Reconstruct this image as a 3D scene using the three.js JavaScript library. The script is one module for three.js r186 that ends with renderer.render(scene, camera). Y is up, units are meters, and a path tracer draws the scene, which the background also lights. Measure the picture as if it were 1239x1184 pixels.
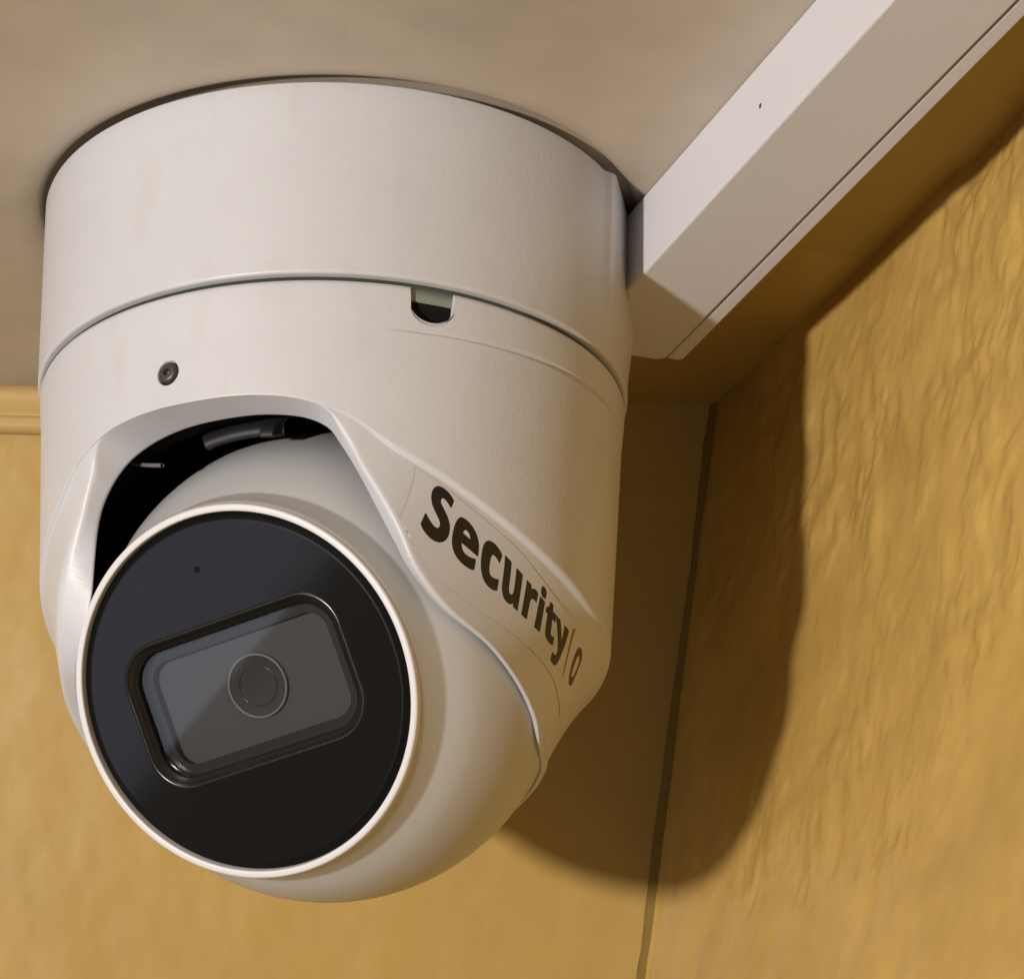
import * as THREE from 'three';
import { mergeGeometries, mergeVertices } from 'three/addons/utils/BufferGeometryUtils.js';
import { ImprovedNoise } from 'three/addons/math/ImprovedNoise.js';

// ---------------------------------------------------------------- camera, light, exposure (metres)
const scene = new THREE.Scene();
const MM = 0.001, V3 = (x, y, z) => new THREE.Vector3(x, y, z), rad = THREE.MathUtils.degToRad;
const EYE = V3(0, -317.36, 618.29), YAW = rad(3.350), PITCH = rad(22.761), ROLL = rad(0.4685);
const FWD = V3(Math.sin(YAW) * Math.cos(PITCH), Math.sin(PITCH), -Math.cos(YAW) * Math.cos(PITCH));
const RIGHT0 = FWD.clone().cross(V3(0, 1, 0)).normalize(), UP0 = RIGHT0.clone().cross(FWD);
const UPV = UP0.clone().multiplyScalar(Math.cos(ROLL)).addScaledVector(RIGHT0, -Math.sin(ROLL));
const camera = new THREE.PerspectiveCamera(2 * Math.atan(592 / 4000) * 180 / Math.PI, 1239 / 1184, 0.01, 20);
camera.position.copy(EYE).multiplyScalar(MM);
camera.up.copy(UPV);
camera.lookAt(EYE.clone().add(FWD).multiplyScalar(MM));

const renderer = new THREE.WebGLRenderer({ antialias: true });
renderer.toneMapping = THREE.LinearToneMapping;
renderer.toneMappingExposure = 1;
renderer.shadowMap.enabled = true;
scene.background = new THREE.Color().setRGB(0.165, 0.135, 0.088);      // dim open surroundings in front of the corner

// the lamp: low on the left, in front of the corner
const lamp = new THREE.PointLight(new THREE.Color().setRGB(1, 0.925, 0.868), 7.0);
lamp.position.set(Math.sin(rad(-36)) * Math.cos(rad(17.3)), -Math.sin(rad(17.3)), Math.cos(rad(-36)) * Math.cos(rad(17.3))).multiplyScalar(1.5).add(V3(0, -0.06, 0));
lamp.castShadow = true; lamp.shadow.radius = 1.9; lamp.shadow.mapSize.set(2048, 2048);
lamp.shadow.camera.near = 0.05; lamp.shadow.camera.far = 6;
scene.add(lamp);
// a dim cool window further left and below, seen only as the soft reflection on the black front
const windowLights = [[0, 0.8]].map(([x, w]) => { const l = new THREE.RectAreaLight(new THREE.Color().setRGB(0.84, 0.92, 1.2), 0.62, w, 0.5); l.userData.x = x; scene.add(l); return l; });
// ---------------------------------------------------------------- helpers
const perlin = new ImprovedNoise();
const noise = (x, y, z = 0) => perlin.noise(x + 31.7, y + 17.3, z + 5.1);
const fbm = (x, y, z, n) => { let s = 0, a = 0.5; for (let i = 0; i < n; i++) { s += a * noise(x, y, z + i * 9.7); x *= 2.03; y *= 2.03; a *= 0.5; } return s; };
const lerp = THREE.MathUtils.lerp, clamp = THREE.MathUtils.clamp;
const sstep = (a, b, x) => { const t = clamp((x - a) / (b - a), 0, 1); return t * t * (3 - 2 * t); };
function table(rows) {                                   // monotone-ish cubic through [x, y...] rows
  return (x) => {
    let i = 0; while (i < rows.length - 2 && x > rows[i + 1][0]) i++;
    const a = rows[Math.max(i - 1, 0)], b = rows[i], c = rows[i + 1], d = rows[Math.min(i + 2, rows.length - 1)];
    const h = c[0] - b[0], t = clamp((x - b[0]) / h, 0, 1), out = [];
    for (let k = 1; k < b.length; k++) {
      const s = (c[k] - b[k]) / h;
      let m0 = a === b ? (rows.even ? 0 : s) : (c[k] - a[k]) / (c[0] - a[0]), m1 = d === c ? (rows.even ? 0 : s) : (d[k] - b[k]) / (d[0] - b[0]);
      m0 *= h; m1 *= h;
      out.push((2 * t ** 3 - 3 * t * t + 1) * b[k] + (t ** 3 - 2 * t * t + t) * m0 + (-2 * t ** 3 + 3 * t * t) * c[k] + (t ** 3 - t * t) * m1);
    }
    return out;
  };
}
const even = (rows) => { rows.even = true; return rows; };
// an indexed grid mesh: cols of equal-length point lists; wrap joins last column to the first
function gridGeometry(cols, wrap = false, uvs = null, flip = false) {
  const n = cols.length, m = cols[0].length, pos = [], uv = [], idx = [];
  for (let i = 0; i < n; i++) for (let j = 0; j < m; j++) { pos.push(cols[i][j].x, cols[i][j].y, cols[i][j].z); const q = uvs ? uvs[i][j] : [i / n, j / m]; uv.push(q[0], q[1]); }
  for (let i = 0; i < (wrap ? n : n - 1); i++) for (let j = 0; j < m - 1; j++) {
    const a = i * m + j, b = ((i + 1) % n) * m + j, c = b + 1, d = a + 1;
    if (flip) idx.push(a, d, b, b, d, c); else idx.push(a, b, d, b, c, d);
  }
  const g = new THREE.BufferGeometry();
  g.setAttribute('position', new THREE.Float32BufferAttribute(pos, 3));
  g.setAttribute('uv', new THREE.Float32BufferAttribute(uv, 2));
  g.setIndex(idx); g.computeVertexNormals();
  return g;
}
const nameCount = new Map();
function numbered(name) { const k = nameCount.get(name) ?? 0; nameCount.set(name, k + 1); return k ? `${name}_${String(k).padStart(3, '0')}` : name; }
// geometry is written in millimetres; place() turns it into metres
const SHELL = new THREE.Matrix4().makeScale(0.985, 1, 1).setPosition(-0.5, 0, 0);      // the shell as measured: a touch off centre and slightly oval
const SHELLED = new Set(['junction_box', 'seam_ring', 'inner_sleeve', 'shell_cover', 'label', 'screw', 'opening_liner']);
function place(name, g, material, parent, top = false) {
  if (SHELLED.has(name)) g.applyMatrix4(SHELL);
  g.scale(MM, MM, MM);
  const o = new THREE.Mesh(g, material);
  o.name = top ? numbered(name) : name; o.castShadow = o.receiveShadow = true;
  (parent ?? scene).add(o);
  return o;
}
function thing(name, label, category) { const o = new THREE.Group(); o.name = numbered(name); o.userData = { label, category }; scene.add(o); return o; }
function structure(o, label) { o.userData.kind = 'structure'; if (label) o.userData.label = label; return o; }
function lathe(profile, seg = 160) { return new THREE.LatheGeometry(profile.map(([r, y]) => new THREE.Vector2(r, y)), seg); }
// a polyline in the plane with its corners rounded: rows [x, y, radius]
function rounded(rows, k = 6) {
  const out = [];
  rows.forEach((p, i) => {
    const r = p[2] ?? 0;
    if (!r || i === 0 || i === rows.length - 1) { out.push([p[0], p[1]]); return; }
    const a = rows[i - 1], b = rows[i + 1], la = Math.hypot(a[0] - p[0], a[1] - p[1]), lb = Math.hypot(b[0] - p[0], b[1] - p[1]);
    const c = Math.min(r, la * 0.49, lb * 0.49), A = [p[0] + (a[0] - p[0]) * c / la, p[1] + (a[1] - p[1]) * c / la], B = [p[0] + (b[0] - p[0]) * c / lb, p[1] + (b[1] - p[1]) * c / lb];
    for (let j = 0; j <= k; j++) { const t = j / k, u = 1 - t; out.push([u * u * A[0] + 2 * u * t * p[0] + t * t * B[0], u * u * A[1] + 2 * u * t * p[1] + t * t * B[1]]); }
  });
  return out;
}
function roundedRect(w, h, r, path = new THREE.Shape()) {
  const x = w / 2, y = h / 2;
  path.moveTo(-x + r, -y); path.lineTo(x - r, -y); path.absarc(x - r, -y + r, r, -Math.PI / 2, 0, false);
  path.lineTo(x, y - r); path.absarc(x - r, y - r, r, 0, Math.PI / 2, false); path.lineTo(-x + r, y);
  path.absarc(-x + r, y - r, r, Math.PI / 2, Math.PI, false); path.lineTo(-x, -y + r); path.absarc(-x + r, -y + r, r, Math.PI, Math.PI * 1.5, false);
  return path;
}
function noiseTexture(size, f, lo = 0, hi = 1, gamma = 1) {          // tileable is not needed: surfaces are smaller than one repeat
  const d = new Uint8Array(size * size * 4);
  for (let y = 0; y < size; y++) for (let x = 0; x < size; x++) {
    const v = clamp(lo + (hi - lo) * Math.pow(clamp(f(x / size, y / size), 0, 1), gamma), 0, 1) * 255, i = (y * size + x) * 4;
    d[i] = d[i + 1] = d[i + 2] = v; d[i + 3] = 255;
  }
  const t = new THREE.DataTexture(d, size, size); t.magFilter = THREE.LinearFilter; t.minFilter = THREE.LinearMipmapLinearFilter; t.generateMipmaps = true;
  t.wrapS = t.wrapT = THREE.RepeatWrapping; t.needsUpdate = true;
  return t;
}
function colourTexture(size, f) {
  const d = new Uint8Array(size * size * 4);
  for (let y = 0; y < size; y++) for (let x = 0; x < size; x++) { const c = f(x / size, y / size), i = (y * size + x) * 4; for (let k = 0; k < 3; k++) d[i + k] = clamp(c[k], 0, 1) * 255; d[i + 3] = 255; }
  const t = new THREE.DataTexture(d, size, size); t.magFilter = THREE.LinearFilter; t.minFilter = THREE.LinearMipmapLinearFilter; t.generateMipmaps = true;
  t.wrapS = t.wrapT = THREE.RepeatWrapping; t.colorSpace = THREE.SRGBColorSpace; t.needsUpdate = true;
  return t;
}
const toSRGB = (v) => (v <= 0.0031308 ? v * 12.92 : 1.055 * Math.pow(v, 1 / 2.4) - 0.055);
// colour = linear base times slow mottling, as an sRGB texture over 400 mm
const mottled = (base, amount, scale, seed, tint = [1, 1, 1]) => colourTexture(512, (u, v) => {
  const a = fbm(u * scale, v * scale, seed, 5), b = fbm(u * scale * 6, v * scale * 6, seed + 3, 3);
  return base.map((c, k) => toSRGB(c * (1 + amount * a * tint[k] + amount * 0.35 * b)));
});
// ---------------------------------------------------------------- materials
const plasticBump = noiseTexture(512, (u, v) => 0.5 + 0.35 * noise(u * 140, v * 140, 1) + 0.3 * noise(u * 61, v * 61, 4));
plasticBump.repeat.set(4, 4);
// faint handling marks and uneven sheen on the white plastic
const dusty = colourTexture(1024, (u, v) => {
  const a = fbm(u * 22, v * 22, 61, 4), b = sstep(0.12, 0.4, fbm(u * 50, v * 16, 67, 3)); let k = 1 + 0.035 * a - 0.03 * b;
  return [0.54 * k, 0.548 * k * (1 - 0.01 * b), 0.572 * k * (1 - 0.035 * b)].map(toSRGB);
});
const handled = noiseTexture(512, (u, v) => 0.5 + 0.5 * fbm(u * 26, v * 26, 71, 4), 0.75, 1.2);
const M = {};
M.white = new THREE.MeshPhysicalMaterial({ name: 'white plastic', map: dusty, roughness: 0.42, roughnessMap: handled, bumpMap: plasticBump, bumpScale: 0.00004 });
M.trunk = new THREE.MeshPhysicalMaterial({ name: 'white trunking plastic', color: new THREE.Color().setRGB(0.66, 0.65, 0.68), roughness: 0.45, bumpMap: plasticBump, bumpScale: 0.00003 });
M.whiteBall = new THREE.MeshPhysicalMaterial({ name: 'white eyeball plastic', color: new THREE.Color().setRGB(0.46, 0.462, 0.46), roughness: 0.4 });
M.ringWhite = new THREE.MeshPhysicalMaterial({ name: 'white ring', color: new THREE.Color().setRGB(0.64, 0.64, 0.65), roughness: 0.35 });
M.seam = new THREE.MeshStandardMaterial({ name: 'seam grey', color: new THREE.Color().setRGB(0.2, 0.19, 0.175), roughness: 0.7 });
M.gasket = new THREE.MeshStandardMaterial({ name: 'grey green gasket', color: new THREE.Color().setRGB(0.21, 0.24, 0.21), roughness: 0.6 });
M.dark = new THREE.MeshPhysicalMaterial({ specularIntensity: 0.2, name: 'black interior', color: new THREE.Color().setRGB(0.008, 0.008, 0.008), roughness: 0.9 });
M.bracket = new THREE.MeshStandardMaterial({ name: 'dark grey bracket', color: new THREE.Color().setRGB(0.014, 0.014, 0.015), roughness: 0.5 });
M.wire = new THREE.MeshStandardMaterial({ name: 'grey wire', color: new THREE.Color().setRGB(0.16, 0.145, 0.145), roughness: 0.5 });
M.screw = new THREE.MeshStandardMaterial({ name: 'dark screw steel', color: new THREE.Color().setRGB(0.09, 0.085, 0.08), roughness: 0.45, metalness: 0.7 });
M.face = new THREE.MeshPhysicalMaterial({ name: 'black glossy face', color: new THREE.Color().setRGB(0.005, 0.005, 0.0055), roughness: 0.07, ior: 1.5 });
M.frame = new THREE.MeshPhysicalMaterial({ name: 'black window frame', color: new THREE.Color().setRGB(0.005, 0.005, 0.005), roughness: 0.24 });
M.border = new THREE.MeshPhysicalMaterial({ specularIntensity: 0.3, name: 'black border', color: new THREE.Color().setRGB(0.004, 0.004, 0.004), roughness: 0.5 });
M.tray = new THREE.MeshStandardMaterial({ name: 'grey lens tray', color: new THREE.Color().setRGB(0.024, 0.023, 0.022), roughness: 0.6 });
M.lensDark = new THREE.MeshPhysicalMaterial({ name: 'dark lens', color: new THREE.Color().setRGB(0.026, 0.023, 0.021), roughness: 0.2 });
M.lensRing = new THREE.MeshStandardMaterial({ name: 'lens ring', color: new THREE.Color().setRGB(0.13, 0.13, 0.13), roughness: 0.4 });
M.pane = new THREE.MeshPhysicalMaterial({ name: 'window pane', color: new THREE.Color().setRGB(0.85, 0.87, 0.9), roughness: 0.03, transmission: 1, thickness: 0, ior: 1.75 });

// ---------------------------------------------------------------- the corner: ceiling, two walls, trim
const ANG = rad(16.8), T = V3(Math.sin(ANG), 0, Math.cos(ANG)), NP = V3(Math.cos(ANG), 0, -Math.sin(ANG)), A0 = V3(58.68, 0, 10.87);
const pixelRay = (x, y) => FWD.clone().addScaledVector(RIGHT0.clone().multiplyScalar(Math.cos(ROLL)).addScaledVector(UP0, Math.sin(ROLL)), (x - 619.5) / 4000).addScaledVector(UPV, -(y - 592) / 4000).normalize();
const onPlane = (x, y, n, k) => { const d = pixelRay(x, y); return EYE.clone().addScaledVector(d, (k - EYE.dot(n)) / d.dot(n)); };
// measured corner line and wall planes (survey points of the room)
const P1 = onPlane(850, 600, NP, NP.dot(A0) + 55), P2 = onPlane(775, 1184, NP, NP.dot(A0) + 55), L1 = onPlane(0, 470, V3(0, 1, 0), 0);
const CD = P2.clone().sub(P1).normalize();                            // down the corner
const cornerAt = (y) => P1.clone().addScaledVector(CD, (y - P1.y) / CD.y);
const C0 = cornerAt(0), B = L1.clone().sub(C0).setY(0).normalize();   // along the back wall, to the left
const nR = CD.clone().cross(T).normalize(); if (nR.x > 0) nR.negate();
const nB = CD.clone().cross(B).normalize(); if (nB.z < 0) nB.negate();

const RW = { base: [0.50, 0.315, 0.105] };
M.wallRight = new THREE.MeshPhysicalMaterial({ name: 'mustard enamel, rough coat', map: mottled([0.45, 0.29, 0.08], 0.42, 9, 2, [1, 1.05, 1.3]), roughness: 0.22, specularIntensity: 0.6, bumpScale: 0.00016, bumpMap: noiseTexture(512, (u, v) => 0.5 + 0.5 * fbm(u * 80, v * 80, 8, 4)) });
M.wallBack = new THREE.MeshPhysicalMaterial({ name: 'mustard enamel, smooth', map: mottled([0.43, 0.277, 0.066], 0.2, 5, 12, [1, 1.05, 1.3]), roughness: 0.42, bumpScale: 0.0002, bumpMap: noiseTexture(512, (u, v) => 0.5 + 0.5 * fbm(u * 60, v * 40, 18, 4)) });
M.corner = new THREE.MeshStandardMaterial({ name: 'dark corner gap', color: new THREE.Color().setRGB(0.2, 0.125, 0.024), roughness: 0.9 });
M.ceiling = new THREE.MeshPhysicalMaterial({ name: 'taupe ceiling paint', map: mottled([0.475, 0.405, 0.325], 0.36, 5, 22), roughness: 0.45, bumpScale: 0.00015, bumpMap: noiseTexture(512, (u, v) => 0.5 + 0.5 * fbm(u * 14, v * 40, 28, 4)) });
M.trim = new THREE.MeshPhysicalMaterial({ name: 'painted trim', color: new THREE.Color().setRGB(0.50, 0.35, 0.14), roughness: 0.3 });

// closes a displaced front sheet into a slab of real thickness
function slab(cols, uvs, back, flip) {
  const front = gridGeometry(cols, false, uvs, flip), n = cols.length, m = cols[0].length, off = cols.map((c) => c.map((p) => p.clone().add(back)));
  const edges = [];
  const strip = (a, b) => edges.push(gridGeometry(a.map((p, i) => [p, b[i]]), false, a.map(() => [[0, 0], [0, 0.02]])));
  strip(cols[0], off[0]); strip(cols[n - 1], off[n - 1]); strip(cols.map((c) => c[0]), off.map((c) => c[0])); strip(cols.map((c) => c[m - 1]), off.map((c) => c[m - 1]));
  const q = [[off[0][0], off[0][m - 1]], [off[n - 1][0], off[n - 1][m - 1]]];
  return mergeGeometries([front, ...edges, gridGeometry(q, false, [[[0, 0], [0, 1]], [[1, 0], [1, 1]]])]);
}
const graded = (parts) => { const out = []; parts.forEach(([a, b, n], i) => { for (let k = i ? 1 : 0; k <= n; k++) out.push(a + (b - a) * k / n); }); return out; };
{ // right wall: thick enamel with sagging, flaking relief near the ceiling
  const along = graded([[0, 1.5, 3], [1.5, 190, 230], [190, 300, 20], [300, 800, 10]]), down = graded([[12, 0, 6], [0, -190, 230], [-190, -260, 14], [-260, -700, 9]]);
  const cols = [], uvs = [];
  for (const s of along) {
    const c = [], u = [];
    for (const y of down) {
      const wob = s < 1.5 ? 1 : 0;
      const edge = 2.8 + 0.6 * noise(y * 0.045, 3.3) + 0.35 * noise(y * 0.16, 7.1) - 0.5 * sstep(-118, -135, y);
      const p = cornerAt(y).addScaledVector(T, edge + s);
      const rough = (0.30 + 0.7 * sstep(-150, -60, y)) * sstep(0, 10, s);
      const yy = y + 0.36 * s, wx = s * 0.06 + 0.5 * noise(s * 0.04, yy * 0.04, 3), wy = yy * 0.058 + 0.4 * noise(s * 0.05, yy * 0.05, 9), patch = 0.35 + 0.8 * sstep(-0.3, 0.35, noise(s * 0.02, y * 0.022, 21));
      const n1 = noise(wx, wy, 0.5), n2 = noise(wx * 2.3 + 4, wy * 2 + 1, 2.5), n3 = noise(wx * 5.1, wy * 4.3, 7.5), n4 = noise(s * 0.5, yy * 0.36, 16);
      // sagging coats with the ragged edges of older flaked layers showing through
      const flake = 0.34 * sstep(-0.05, 0.05, n1 + 0.35 * n3) + 0.26 * sstep(-0.05, 0.05, n2 - 0.12 + 0.3 * n4);
      let h = 0.85 * rough * patch * (0.85 * n1 + 0.6 * n2 + 0.26 * n3 + 0.1 * n4 + 0.6 * flake) + 0.8 * noise(s * 0.011, y * 0.016, 4);
      if (wob) h *= 0.3;
      c.push(p.addScaledVector(nR, h)); u.push([s / 400, y / 400]);
    }
    cols.push(c); uvs.push(u);
  }
  structure(place('wall_right', slab(cols, uvs, nR.clone().multiplyScalar(-30), true), M.wallRight, null, true), 'mustard yellow right wall with rough sagging glossy paint');
}
{ // back wall: smoother, meets the right wall in a leaning corner
  const along = graded([[0, 1.5, 3], [1.5, 250, 125], [250, 700, 12]]), down = graded([[12, 0, 6], [0, -200, 110], [-200, -260, 14], [-260, -700, 9]]);
  const cols = [], uvs = [];
  for (const s of along) {
    const c = [], u = [];
    for (const y of down) {
      const edge = 0.7 + 0.5 * noise(y * 0.05, 13.3) + 0.3 * noise(y * 0.2, 17.1);
      const p = cornerAt(y).addScaledVector(B, edge + s);
      c.push(p.addScaledVector(nB, 0.9 * noise(s * 0.013, y * 0.013, 14) + 0.2 * noise(s * 0.08, y * 0.06, 15) + 0.08 * noise(s * 0.25, y * 0.2, 19)));
      u.push([s / 400, y / 400]);
    }
    cols.push(c); uvs.push(u);
  }
  structure(place('wall_back', slab(cols, uvs, nB.clone().multiplyScalar(-30), false), M.wallBack, null, true), 'smooth mustard yellow back wall behind the camera');
  // old dark filler squeezed unevenly into the joint between the two walls
  const cc = [[], [], [], [], []], out = nR.clone().add(nB).normalize();
  for (let y = 6; y >= -700; y -= y > -200 ? 1.5 : 10) {
    const wa = 1.5 + 0.5 * noise(y * 0.06, 51) + 0.3 * noise(y * 0.21, 52), wb = 2.5 + 0.6 * noise(y * 0.05, 53) + 0.35 * noise(y * 0.23, 54), hh = 0.55 + 0.5 * noise(y * 0.04, 55) + 0.3 * noise(y * 0.17, 56);
    [[B, wa + 0.5, -0.8], [B, wa * 0.6, hh * 0.8], [T, 0.3, hh + 0.5], [T, wb * 0.7, hh * 0.9 + 0.3], [T, wb + 0.8, -0.9]].forEach(([d, w, h], i) => cc[i].push(cornerAt(y).addScaledVector(d, w).addScaledVector(i < 2 ? nB : i > 2 ? nR : out, h)));
  }
  structure(place('wall_joint', gridGeometry(cc, false, null, false), M.corner, null, true), 'uneven dark filler running down the corner between the two walls');
}
{ // ceiling: a flat sheet with a round hole; the plaster lip curls up into the gap round the junction box
  const HOLE = 68.6, sh = new THREE.Shape();
  const cr = C0.clone().addScaledVector(T, 900).addScaledVector(NP, 40), cl = C0.clone().addScaledVector(B, 760).addScaledVector(nB, -40), cb = C0.clone().addScaledVector(NP, 40).addScaledVector(nB, -40);
  sh.moveTo(cb.x, cb.z); sh.lineTo(cl.x, cl.z); sh.lineTo(-760, 1000); sh.lineTo(cr.x, 1000); sh.closePath();
  const hole = new THREE.Path(); hole.absarc(0, 0, HOLE, 0, Math.PI * 2, true); sh.holes.push(hole);
  const flat = (y) => { const g = new THREE.ShapeGeometry(sh, 180), p = g.attributes.position, uv = g.attributes.uv; for (let i = 0; i < p.count; i++) { const x = p.getX(i), z = p.getY(i); p.setXYZ(i, x, y, z); uv.setXY(i, x / 400, z / 400); } g.computeVertexNormals(); return g; };
  const prof = []; for (let k = 0; k <= 16; k++) { const a = k / 16 * Math.PI / 2; prof.push([HOLE - 6.8 * Math.sin(a), 2.6 * (1 - Math.cos(a))]); }
  prof.push([60.0, 2.8], [40, 2.85]);
  const lip = lathe(prof, 180); const lp = lip.attributes.position, lu = lip.attributes.uv; for (let i = 0; i < lp.count; i++) lu.setXY(i, lp.getX(i) / 400, lp.getZ(i) / 400);
  const g = mergeGeometries([flat(0), flat(40), lip].map((q) => (q.index ? q.toNonIndexed() : q)));
  structure(place('ceiling', g, M.ceiling, null, true), 'taupe painted ceiling around the junction box');
}
{ // the wall paint is carried onto the ceiling between the trunking and the right wall
  const at = (p, a, y) => A0.clone().addScaledVector(NP, p).addScaledVector(T, a).setY(y), cols = [], uvs = [];
  for (let a = -150; a <= 700; a += 5) { const e = 25.5 + 0.6 * noise(a * 0.05, 41), c = [[e, 0.02], [e + 0.3, -0.3], [45, -0.35], [80, -0.35]]; cols.push(c.map(([p, y]) => at(p, a, y))); uvs.push(c.map(([p]) => [a / 400, p / 400])); }
  structure(place('ceiling_border', gridGeometry(cols, false, uvs, true), M.wallBack, null, true), 'strip of mustard wall paint on the ceiling behind the trunking');
}
{ // small painted moulding where the back wall meets the ceiling
  const prof = rounded([[0, 0.5], [5.2, 0.5], [4.6, -3.6, 1.5], [3.2, -6.0, 1], [4.4, -6.4, 0.8], [4.9, -8.6, 1.6], [3.2, -10.0, 1.4], [0.2, -10.0]], 5);
  const cols = [];
  for (const s of [700, 500, 300, 200, 150, 100, 72]) cols.push(prof.map(([o, y]) => cornerAt(y).addScaledVector(B, s).addScaledVector(nB, o)));
  const t = place('ceiling_trim', gridGeometry(cols, false, null, false), M.trim, null, true);
  t.userData = { label: 'thin mustard moulding along the top of the back wall at left', category: 'trim' };
}

// ---------------------------------------------------------------- cable trunking on the ceiling
{
  const tr = thing('cable_trunking', 'white plastic cable trunking running from the junction box to the upper right', 'trunking');
  const world = (p, a) => A0.clone().addScaledVector(NP, p).addScaledVector(T, a);
  // plan outline in (p, a); the near-left corner follows the round junction box
  const R = 61.2, line = [];
  for (let p = 0; p <= 20.31; p += 0.5) { let a = -28.2; for (let q = 12; q > -28.2; q -= 0.1) { const w = world(p, q); if (Math.hypot((w.x + 0.5) / 0.985, w.z) < R) { a = q; break; } } line.push([p, Math.max(a, -28.2)]); }
  const plan = (pts, y0, y1, bevel) => {
    const s = new THREE.Shape(pts.map(([p, a]) => new THREE.Vector2(p, a)));
    const g = new THREE.ExtrudeGeometry(s, { depth: y0 - y1 - 2 * bevel, bevelEnabled: true, bevelThickness: bevel, bevelSize: bevel, bevelOffset: -bevel, bevelSegments: 3 });
    const pos = g.attributes.position;
    for (let i = 0; i < pos.count; i++) { const w = world(pos.getX(i), pos.getY(i)); pos.setXYZ(i, w.x, y1 + bevel + pos.getZ(i), w.z); }
    const idx = []; for (let i = 0; i < pos.count; i += 3) idx.push(i, i + 2, i + 1);
    g.setIndex(idx); const h = g.toNonIndexed(); h.computeVertexNormals(); return h;
  };
  const far = 520;
  place('cover', plan([[0, far], ...line.filter((q) => q[0] <= 18.8).map((q) => q), [20.2, -26.6], [20.2, far]], -0.05, -17.4, 0.55), M.trunk, tr);
  place('base_strip', plan([[20.75, far], [20.75, -27.4], [23.3, -27.4], [24.1, -26.6], [24.1, far]], -0.05, -17.0, 0.4), M.trunk, tr);
  const hole = lathe(rounded([[0, 0.12], [0.4, 0.1, 0.1], [0.62, -0.05]]), 24);
  const dir = onPlane(920, 128, NP, NP.dot(A0));
  const q = new THREE.Quaternion().setFromUnitVectors(V3(0, 1, 0), NP.clone().negate());
  hole.applyQuaternion(q); hole.translate(dir.x, dir.y, dir.z);
  place('pin', hole, M.screw, tr);
}

// ---------------------------------------------------------------- the turret camera
const cam = thing('security_camera', 'white turret security camera hanging from the ceiling by its round junction box', 'security camera');
const AZ = rad(-27.45);
// junction box
{
  // a flat pad on the right where the trunking enters
  const prof = rounded([[0, 3.2], [52, 3.2], [52, 0.5], [61.9, 0.35, 0.5], [61.72, -8], [61.5, -18], [61.36, -24], [61.24, -30], [61.12, -35], [61.0, -40.1, 0.7], [59.4, -40.3, 0.3], [0, -40.3]]);
  const cols = [], ths = graded([[-180, 60, 160], [60, 68, 24], [68, 92, 20], [92, 100, 24], [100, 180, 50]]).slice(0, -1);
  for (const th of ths) {
    const d = th - 77, pad = (61.0 / Math.cos(rad(d)) - 61.4) * sstep(16.5, 13.2, Math.abs(d)), t = rad(th), kk = pad / 61.4;
    cols.push(prof.map(([r, y]) => { const q = r * (r > 60 ? 1 + kk * sstep(-37, -22, y) : 1); return V3(Math.sin(t) * q, y, Math.cos(t) * q); }));
  }
  place('junction_box', gridGeometry(cols, true, ths.map((th, i) => cols[i].map((p) => [th / 360, (p.y - (Math.hypot(p.x, p.z) < 59 ? Math.hypot(p.x, p.z) : 0)) / 380])), false), M.white, cam);
  place('seam_ring', lathe([[0, -39.9], [59.4, -39.9], [59.4, -43.7], [58.6, -43.9]], 200), M.gasket, cam);
  place('inner_sleeve', lathe([[59.0, -43.7], [58.6, -47], [58.4, -60], [40, -60.5]], 160), M.dark, cam);
}
// eyeball axes
const N = V3(-0.41, -0.465, 0.785).normalize(), CE = V3(-15.58, -113.94, 33), BC = CE.clone().addScaledVector(N, -34.5);
const E2 = V3(0, 1, 0).addScaledVector(N, -N.y).normalize(), E1 = E2.clone().cross(N);
const onAxis = (u, rho, psi) => BC.clone().addScaledVector(N, u).addScaledVector(E1, rho * Math.sin(psi)).addScaledVector(E2, rho * Math.cos(psi));
const toAxis = (p) => { const v = p.clone().sub(BC); return [v.dot(N), Math.hypot(v.dot(E1), v.dot(E2)), Math.atan2(v.dot(E1), v.dot(E2))]; };
// cover: cylinder, cut by a slot and flared round the eyeball
const yCut = table(even([[0, -63.8], [10, -63.9], [18, -64.6], [23.6, -65.9], [30.8, -68.6], [35, -71.2], [39.7, -74.0], [50.4, -78.7], [57, -81.6], [66, -85.2], [77, -88.8], [91, -92.3], [105, -93.6], [117, -94.8], [140, -97.5], [180, -99.5]]));
const rim2 = table(even([[0, 30.5, 57], [20, 29.6, 56.4], [24, 28.8, 56.2], [28, 27.6, 53.9], [33.7, 28, 50.8], [40, 29.2, 47.8], [55.5, 31.4, 44.3], [66, 31.6, 42.4], [78, 28.4, 42.9], [91, 20.2, 46.5], [108, 8.5, 49.7], [117, 2, 49.8], [126, -8, 49], [145, -18, 46.5], [180, -22, 46]]));
const rim3 = table(even([[0, 22, 50.2], [12, 21.4, 50.5], [20, 21, 50.6], [26, 22.2, 50], [31, 24.4, 48.3], [37, 26, 46], [46, 27.4, 42.8], [56, 28.4, 40.6], [66, 28.8, 39.8], [78, 26.2, 41.0], [91, 18.8, 45.1], [108, 7.4, 48.0], [117, 1, 48.1], [126, -9, 47], [145, -19, 44.5], [180, -23, 44]]));
const rim3Left = table(even([[0, 22, 50.2], [12, 21.4, 50.5], [20, 21, 50.6], [26, 22.2, 50], [31, 24.4, 48.3], [37, 26, 45.8], [46, 28.8, 40.6], [54, 31.4, 36.9], [66, 32.4, 35.8], [78, 28.6, 38.6], [91, 20, 43], [108, 7.4, 46], [117, 1, 46.6], [126, -9, 46], [145, -19, 44.5], [180, -23, 44]]));
const coverR = (y) => 60.4 + 0.054 * (Math.min(y, -44) + 44) - 0.35 * sstep(-41, -52, y);
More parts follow.
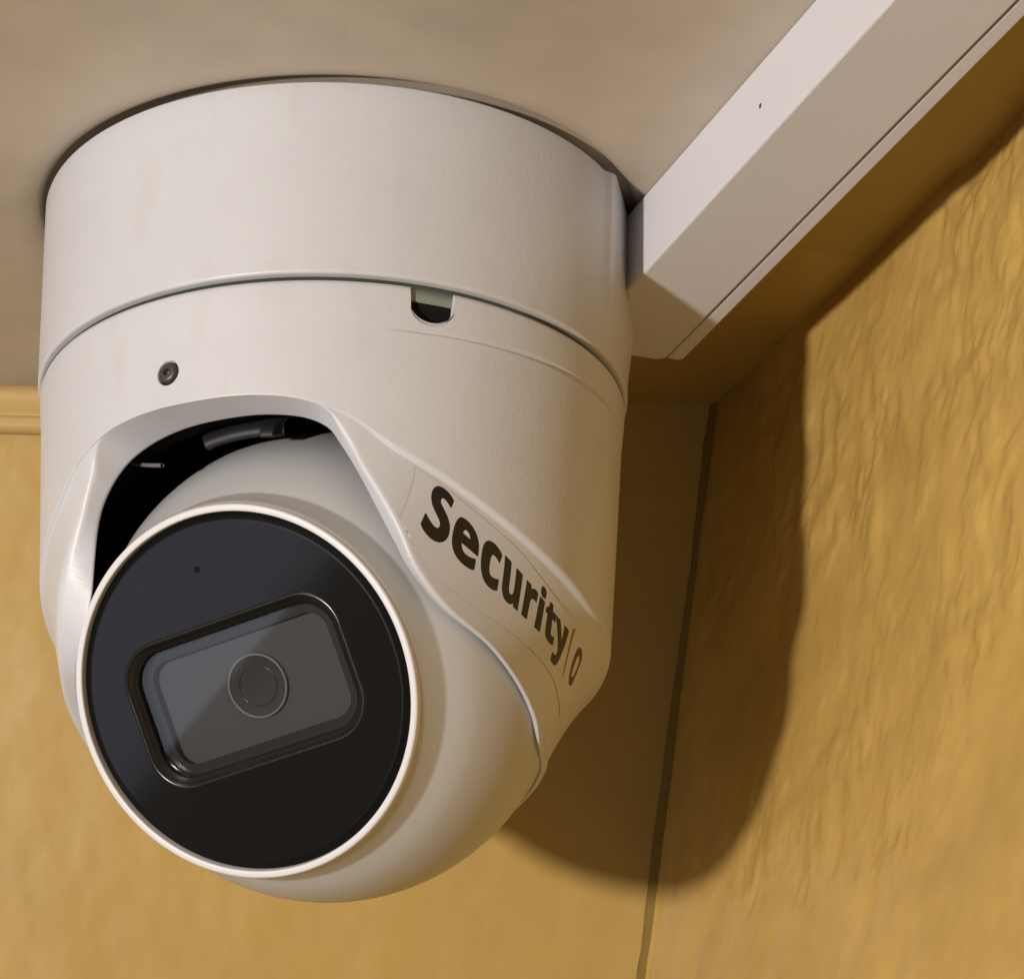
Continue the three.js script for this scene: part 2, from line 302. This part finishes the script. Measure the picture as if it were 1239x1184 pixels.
const NOTCH = 17.75, SCREW = [-32.4, -56.94];
function coverColumn(th) {                                            // th in degrees, world azimuth
  const t = rad(th), r0 = V3(Math.sin(t), 0, Math.cos(t)), del = ((th - (-27.45) + 540) % 360) - 180, y1 = yCut(Math.abs(del))[0];
  const nd = (th - NOTCH) * Math.PI / 180 * 61, w = 4.5;              // notch in the upper edge
  let dip = 0; if (Math.abs(nd) < w) { const x = Math.abs(nd) / w; dip = 3.2 * (x > 0.985 ? (1 - x) / 0.015 : 1) + 3.5 * Math.sqrt(Math.max(0, 1 - x * x)); }
  const yTop = -41.35 - Math.max(0, dip);
  const at = (r, y) => r0.clone().multiplyScalar(r).setY(y);
  const pts = [];
  pts.push(at(57.6, yTop - 0.4), at(58.2, yTop), at(60.3, yTop));
  const gd = 0.5 * sstep(7.5, 17, th) * (1 - sstep(150, 170, th)), gy = lerp(-50.3, -49.0, clamp((th - 6) / 40, 0, 1));
  const ys = coverColumn.ys;
  const P1c = at(coverR(y1), y1), [, , psi] = toAxis(P1c), ap = Math.abs(psi) * 180 / Math.PI;
  const [u2, p2] = rim2(ap), [u3, p3] = (psi < 0 ? rim3Left : rim3)(ap);
  const Q3 = onAxis(u3, p3, psi), k = sstep(24, 31, ap), Q2 = P1c.clone().lerp(Q3, 0.07).lerp(onAxis(u2, p2, psi), k);
  for (const y of ys) {
    const yy = Math.min(y, yTop - (y > -42 ? (y === ys[0] ? 0.12 : y === ys[1] ? 0.35 : 0.7) : 0.72 - 0.0001 * ys.indexOf(y)));
    let r = coverR(yy) - (y === ys[0] ? 0.45 : y === ys[1] ? 0.13 : 0);
    const g = Math.abs(yy - gy) / 0.55; if (g < 1) r -= gd * (1 - g * g); else if (yy > gy) r -= 0.25 * gd * 0;
    const sd = Math.hypot((th - SCREW[0]) * Math.PI / 180 * 61, yy - SCREW[1]); if (sd < 2.5) r -= 1.6 * (1 - sstep(2.15, 2.5, sd));
    pts.push(at(r, yy));
  }
  // below the fixed rows: wall down to the cut, side facet, rim, turned-in edge, with rounded corners
  const lip = sstep(30, 42, ap) * (1 - sstep(84, 100, ap)), P1d = P1c.clone().addScaledVector(r0, -0.25 - 0.6 * lip).lerp(Q2, 0.02 + 0.01 * lip);
  const last = pts[pts.length - 1], S = [last, P1c, P1d, Q2, Q3, Q3.clone().addScaledVector(N, -2.5).addScaledVector(Q3.clone().sub(BC).normalize(), 1.6)];
  const l12 = P1c.distanceTo(Q2), l23 = Q2.distanceTo(Q3);
  const lRise = P1c.distanceTo(P1d), soft = lerp(0.9, psi > 0 ? 1.0 : 0.4, k);
  const cuts = [0, Math.min(soft, 0.47 * lRise + 0.2), Math.min(0.5 + 0.4 * lip, 0.47 * lRise, 0.4 * l12), Math.min(1.3, 0.45 * l12, 0.45 * l23), Math.min(0.9, 0.45 * l23)];
  const nSeg = [6, 2, 10, 6];
  let from = S[0];
  for (let i = 1; i <= 4; i++) {
    const a = S[i - 1].clone().sub(S[i]), b = S[i + 1].clone().sub(S[i]), A = S[i].clone().addScaledVector(a.normalize(), cuts[i]), Bq = S[i].clone().addScaledVector(b.normalize(), cuts[i]);
    for (let j = 1; j <= nSeg[i - 1]; j++) pts.push(from.clone().lerp(A, j / nSeg[i - 1]));
    for (let j = 1; j <= 6; j++) { const x = j / 6, z = 1 - x; pts.push(A.clone().multiplyScalar(z * z).addScaledVector(S[i], 2 * z * x).addScaledVector(Bq, x * x)); }
    from = Bq;
  }
  for (let j = 1; j <= 3; j++) pts.push(from.clone().lerp(S[5], j / 3));
  coverColumn.frame = { P1d, Q2, psi: psi * 180 / Math.PI };
  return pts;
}
coverColumn.ys = [-41.47, -41.7, -42.05, ...graded([[-42.6, -48, 9], [-48, -51.6, 24], [-51.6, -54.4, 4], [-54.4, -59.5, 34], [-59.5, -62, 4]])];
{
  const ths = [...graded([[-180, -36, 216], [-36, -29, 50], [-29, 10, 60], [10, 12.9, 6], [12.9, 14.0, 12], [14.0, 21.5, 40], [21.5, 22.6, 12], [22.6, 26, 6], [26, 180, 231]])].slice(0, -1);
  const cols = ths.map(coverColumn);
  const uvs = ths.map((th, i) => cols[i].map((p, j) => [th / 360, p.y / 380]));
  place('shell_cover', gridGeometry(cols, true, uvs, false), M.white, cam);
  // printed label stuck on the right-hand flat of the cover
  {
    const EM = 350, S0 = -0.34, S1 = 5.5, V0 = -0.42, V1 = 0.84, W = 2044, H = 441;
    const cv = document.createElement('canvas'); cv.width = W; cv.height = H; const c = cv.getContext('2d');
    c.fillStyle = 'rgb(193,194,198)'; c.fillRect(0, 0, W, H);
    c.strokeStyle = 'rgb(168,166,164)'; c.lineWidth = 5; c.beginPath(); c.moveTo(3, 0); c.lineTo(3, H); c.stroke();
    const y0 = V1 * EM, x0 = -S0 * EM;
    c.font = 'bold 350px sans-serif'; c.textBaseline = 'alphabetic'; c.fillStyle = 'rgb(18,15,13)';
    const word = 'Security', wid = c.measureText(word).width;
    c.save(); c.translate(x0, y0); c.scale(4.09 * EM / wid, 1); c.lineWidth = 14; c.strokeStyle = c.fillStyle; c.lineJoin = 'round'; c.fillText(word, 0, 0); c.strokeText(word, 0, 0); c.restore();
    c.font = '350px sans-serif'; c.fillStyle = 'rgb(128,82,34)'; c.fillText('(', x0 + 4.16 * EM, y0); c.fillStyle = 'rgb(74,32,16)'; c.font = 'bold 370px sans-serif'; c.save(); c.translate(x0 + 4.58 * EM, y0); c.scale(1.35, 1); c.fillText('o', 0, 0); c.restore();
    const tex = new THREE.CanvasTexture(cv); tex.colorSpace = THREE.SRGBColorSpace; tex.anisotropy = 8;
    const mat = new THREE.MeshPhysicalMaterial({ name: 'printed label', map: tex, roughness: 0.36 });
    // facet lookup by angle about the eyeball axis
    const rows = []; for (let th = 0; th <= 120; th += 0.5) { coverColumn(th); const f = coverColumn.frame; if (f.psi > 30 && f.psi < 140) rows.push(f); }
    const facet = (psi, f) => { let i = 0; while (i < rows.length - 2 && rows[i + 1].psi < psi) i++; const a = rows[i], b = rows[i + 1], t = (psi - a.psi) / (b.psi - a.psi); return a.Q2.clone().lerp(b.Q2, t).lerp(a.P1d.clone().lerp(b.P1d, t), f); };
    const base = table([[-0.5, 50, 0.22], [0, 57.3, 0.28], [0.275, 61.3, 0.33], [0.845, 69.4, 0.42], [1.395, 76, 0.45], [1.9, 81, 0.465], [2.92, 89, 0.475], [3.79, 96, 0.5], [4.5, 101, 0.5], [5.3, 106, 0.5]]);
    const top = table([[-0.5, 47, 0.68], [0.275, 56.3, 0.745], [0.845, 62.6, 0.75], [1.395, 69, 0.77], [2.2, 77, 0.75], [2.92, 83.6, 0.72], [3.9, 90.5, 0.71], [4.5, 94.5, 0.71], [5.3, 99, 0.71]]);
    const cols = [], uvs = [];
    for (let i = 0; i <= 110; i++) {
      const sEm = lerp(S0, S1, i / 110), [pb, fb] = base(sEm), [pt, ft] = top(sEm), col = [], uv = [];
      for (let j = 0; j <= 20; j++) { const v = lerp(V0, V1, j / 20), w = v / 0.54; col.push(facet(lerp(pb, pt, w), clamp(lerp(fb, ft, w), 0.1, 0.92))); uv.push([i / 110, j / 20]); }
      cols.push(col); uvs.push(uv);
    }
    const g = gridGeometry(cols, false, uvs, false), p = g.attributes.position, nn = g.attributes.normal;
    const sgn = V3(nn.getX(500), nn.getY(500), nn.getZ(500)).dot(V3(0.3, -0.5, 0.8)) > 0 ? 1 : -1;
    for (let i = 0; i < p.count; i++) p.setXYZ(i, p.getX(i) + sgn * 0.1 * nn.getX(i), p.getY(i) + sgn * 0.1 * nn.getY(i), p.getZ(i) + sgn * 0.1 * nn.getZ(i));
    place('label', g, mat, cam);
  }
  // black lining behind the opening
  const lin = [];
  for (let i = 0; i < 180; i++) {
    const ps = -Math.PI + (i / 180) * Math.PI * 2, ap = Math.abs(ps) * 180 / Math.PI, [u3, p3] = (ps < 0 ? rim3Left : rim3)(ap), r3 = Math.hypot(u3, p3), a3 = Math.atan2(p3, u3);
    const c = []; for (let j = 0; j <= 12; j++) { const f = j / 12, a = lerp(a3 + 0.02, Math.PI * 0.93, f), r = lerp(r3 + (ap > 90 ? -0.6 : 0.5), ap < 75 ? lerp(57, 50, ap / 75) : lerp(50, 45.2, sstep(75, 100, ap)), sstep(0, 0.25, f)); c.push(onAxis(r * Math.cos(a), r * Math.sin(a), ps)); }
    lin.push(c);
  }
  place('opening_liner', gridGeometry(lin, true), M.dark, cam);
}
{ // countersunk screw in the cover
  const t = rad(SCREW[0]), r0 = V3(Math.sin(t), 0, Math.cos(t));
  const head = lathe(rounded([[0, -0.7], [0.55, -0.7], [0.7, 0.25, 0.05], [1.6, 0.2, 0.3], [2.1, -0.3], [2.1, -1.2]]), 6 * 4);
  head.applyQuaternion(new THREE.Quaternion().setFromUnitVectors(V3(0, 1, 0), r0));
  head.translate(r0.x * 59.7, SCREW[1], r0.z * 59.7);
  place('screw', head, M.screw, cam);
}
// eyeball (lathe axis y -> N)
const toN = new THREE.Quaternion().setFromRotationMatrix(new THREE.Matrix4().makeBasis(E1, N, E1.clone().cross(N)));
const toFace = new THREE.Quaternion().setFromRotationMatrix(new THREE.Matrix4().makeBasis(E1, E2, N));   // x right, y up, z out of the face
const ROT = rad(9.4);
const ball = (() => {
  const R = 46.0, prof = [[0.01, -R]];
  for (let a = 174; a >= 53.5; a -= 2.5) prof.push([R * Math.sin(rad(a)), R * Math.cos(rad(a))]);
  const g = lathe([...prof, ...rounded([[R * Math.sin(rad(53)), R * Math.cos(rad(53))], [35.7, 33.0, 1.5], [35.3, 34.0, 0.6], [34.0, 34.4]], 6)], 220);
  const bp = g.attributes.position; for (let i = 0; i < bp.count; i++) { const w = sstep(33.5, 22, bp.getY(i)); bp.setX(i, bp.getX(i) + 1.6 * w); bp.setZ(i, bp.getZ(i) + 1.1 * w); }
  g.computeVertexNormals(); g.applyQuaternion(toN); g.translate(BC.x, BC.y, BC.z);
  return place('eyeball', g, M.whiteBall, cam);
})();
const onN = (g) => { g.applyQuaternion(toN); g.translate(BC.x, BC.y, BC.z); return g; };
const onFace = (g, z, spin = 0) => { if (spin) g.rotateZ(spin); g.translate(0, 0, z); g.applyQuaternion(toFace); g.translate(BC.x, BC.y, BC.z); return g; };
place('front_ring', onN(lathe(rounded([[35.45, 33.2], [35.35, 35.0, 0.6], [34.0, 35.0, 0.4], [33.8, 33.0]], 6), 220)), M.ringWhite, ball);
{ // black glossy front with the recessed window
  const W = 47.6, H = 29.0, RC = 8.2, cx = 0.6, cy = 0.8;
  const s = new THREE.Shape(); s.absarc(0, 0, 32.1, 0, Math.PI * 2, false);
  const h = roundedRect(W, H, RC, new THREE.Path()); s.holes.push(h);
  const g = new THREE.ShapeGeometry(s, 60); onFace(g, 34.45, ROT);
  place('front_plate', g, M.face, ball);
  { // microphone pinhole in the front
    const q = onPlane(238, 689, N, N.dot(CE)).sub(CE), e = new THREE.CircleGeometry(0.65, 24); e.translate(q.dot(E1), q.dot(E2), 0);
    place('microphone_hole', onFace(e, 34.48), M.dark, ball);
  }
  // chamfered black border down to the ring
  place('front_border', onN(lathe(rounded([[32.05, 34.45], [32.4, 34.4, 0.2], [33.95, 33.3]], 4), 200)), M.border, ball);
  // frame: loops from the plate edge down into the recess
  const loop = (w, hh, r, z) => { const pts = roundedRect(w, hh, r, new THREE.Path()).getSpacedPoints(200); return pts.map((p) => V3(p.x, p.y, z)); };
  const loops = [loop(W, H, RC, 34.45), loop(W - 0.5, H - 0.5, RC - 0.2, 34.75), loop(W - 1.5, H - 1.5, RC - 0.6, 34.8), loop(W - 2.2, H - 2.2, RC - 0.9, 34.3), loop(W - 3.4, H - 3.4, RC - 1.4, 33.7), loop(W - 3.9, H - 3.9, RC - 1.6, 33.75), loop(W - 4.6, H - 4.6, RC - 1.9, 33.3), loop(W - 4.8, H - 4.8, RC - 2, 31.5)];
  const cols = loops[0].map((_, i) => loops.map((l) => l[i]));
  const fg = gridGeometry(cols, false, null, false); const frame = place('window_frame', onFace(fg, 0, ROT), M.frame, ball);
  const pg = new THREE.ShapeGeometry(roundedRect(W - 4.7, H - 4.7, RC - 1.9), 24); place('window_pane', onFace(pg, 32.6, ROT), M.pane, ball);
  // inside: black mask with the grey tray, the lens ring and lens
  const m = roundedRect(W - 4.2, H - 4.2, RC - 1.7); m.holes.push(roundedRect(W - 9, H - 8.6, 4, new THREE.Path()));
  place('window_mask', onFace(new THREE.ShapeGeometry(m, 24), 31.4, ROT), M.frame, ball);
  const ty = new THREE.ShapeGeometry(roundedRect(W - 6, H - 6, 5), 12); place('lens_tray', onFace(ty, 29.6, ROT), M.tray, ball);
  const lensAt = (q) => { q.rotateX(Math.PI / 2); q.translate(0.9, 0.3, 0); return q; };
  place('lens_ring', onFace(lensAt(lathe(rounded([[5.7, 0.3], [5.8, 0.75, 0.1], [6.15, 0.75, 0.1], [6.3, 0.0]], 4), 80)), 29.7), M.lensRing, ball);
  place('lens_ring', onFace(lensAt(lathe(rounded([[3.7, 0.3], [3.8, 0.62, 0.05], [4.0, 0.62, 0.05], [4.1, 0.3]], 3), 64)), 29.7), M.lensDark, ball);
  const dome = []; for (let k = 0; k <= 10; k++) dome.push([5.75 * k / 10, 0.35 + 0.15 * (k / 10) ** 2]);
  place('lens', onFace(lensAt(lathe(dome, 64)), 29.7), M.lensDark, ball);
}
{ // dark clamp that holds the eyeball inside the opening, and a short wire beside it
  const cols = [];
  for (let i = 0; i <= 80; i++) {
    const f = i / 80, ps = rad(lerp(-12, 10.5, f)), tab = sstep(0.76, 0.8, f) * (1 - sstep(0.95, 0.99, f)) * 3.2, end = sstep(0, 0.06, f) * 3;
    cols.push([[4, 47.2], [11 + end + tab, 45.9], [11.8 + end + tab, 46.6], [11.4 + end + tab * 0.6, 48.6], [5, 51.0]].map(([u, p]) => onAxis(u, p, ps)));
  }
  place('eyeball_clamp', gridGeometry(cols), M.bracket, cam);
  const hit = (x, y, r) => { const d = pixelRay(x, y), w = EYE.clone().sub(BC), b = w.dot(d), D = b * b - (w.lengthSq() - r * r); return EYE.clone().addScaledVector(d, -b - Math.sqrt(Math.max(D, 0))); };
  const line = new THREE.CatmullRomCurve3([hit(150, 552, 53.4), hit(158, 558, 53), hit(172, 562, 52.4), hit(196, 563, 51.5)]);
  place('wire', new THREE.TubeGeometry(line, 24, 0.42, 8), M.wire, cam);
}
{ // aim the window light at the mirror direction of the front
  const view = EYE.clone().sub(CE).normalize(), dir = N.clone().multiplyScalar(2 * N.dot(view)).sub(view), at = CE.clone().addScaledVector(dir, 1200);
  const side = V3(0, 1, 0).cross(dir).normalize(), up = dir.clone().cross(side), tilt = rad(25);
  const edge = up.clone().multiplyScalar(Math.cos(tilt)).addScaledVector(side, -Math.sin(tilt));
  const across = edge.clone().cross(dir).normalize(), mid = at.addScaledVector(edge, 262).multiplyScalar(MM);
  for (const l of windowLights) { l.position.copy(mid).addScaledVector(across, l.userData.x); l.up.copy(edge); l.lookAt(l.position.clone().sub(dir)); }
}
renderer.render(scene, camera);
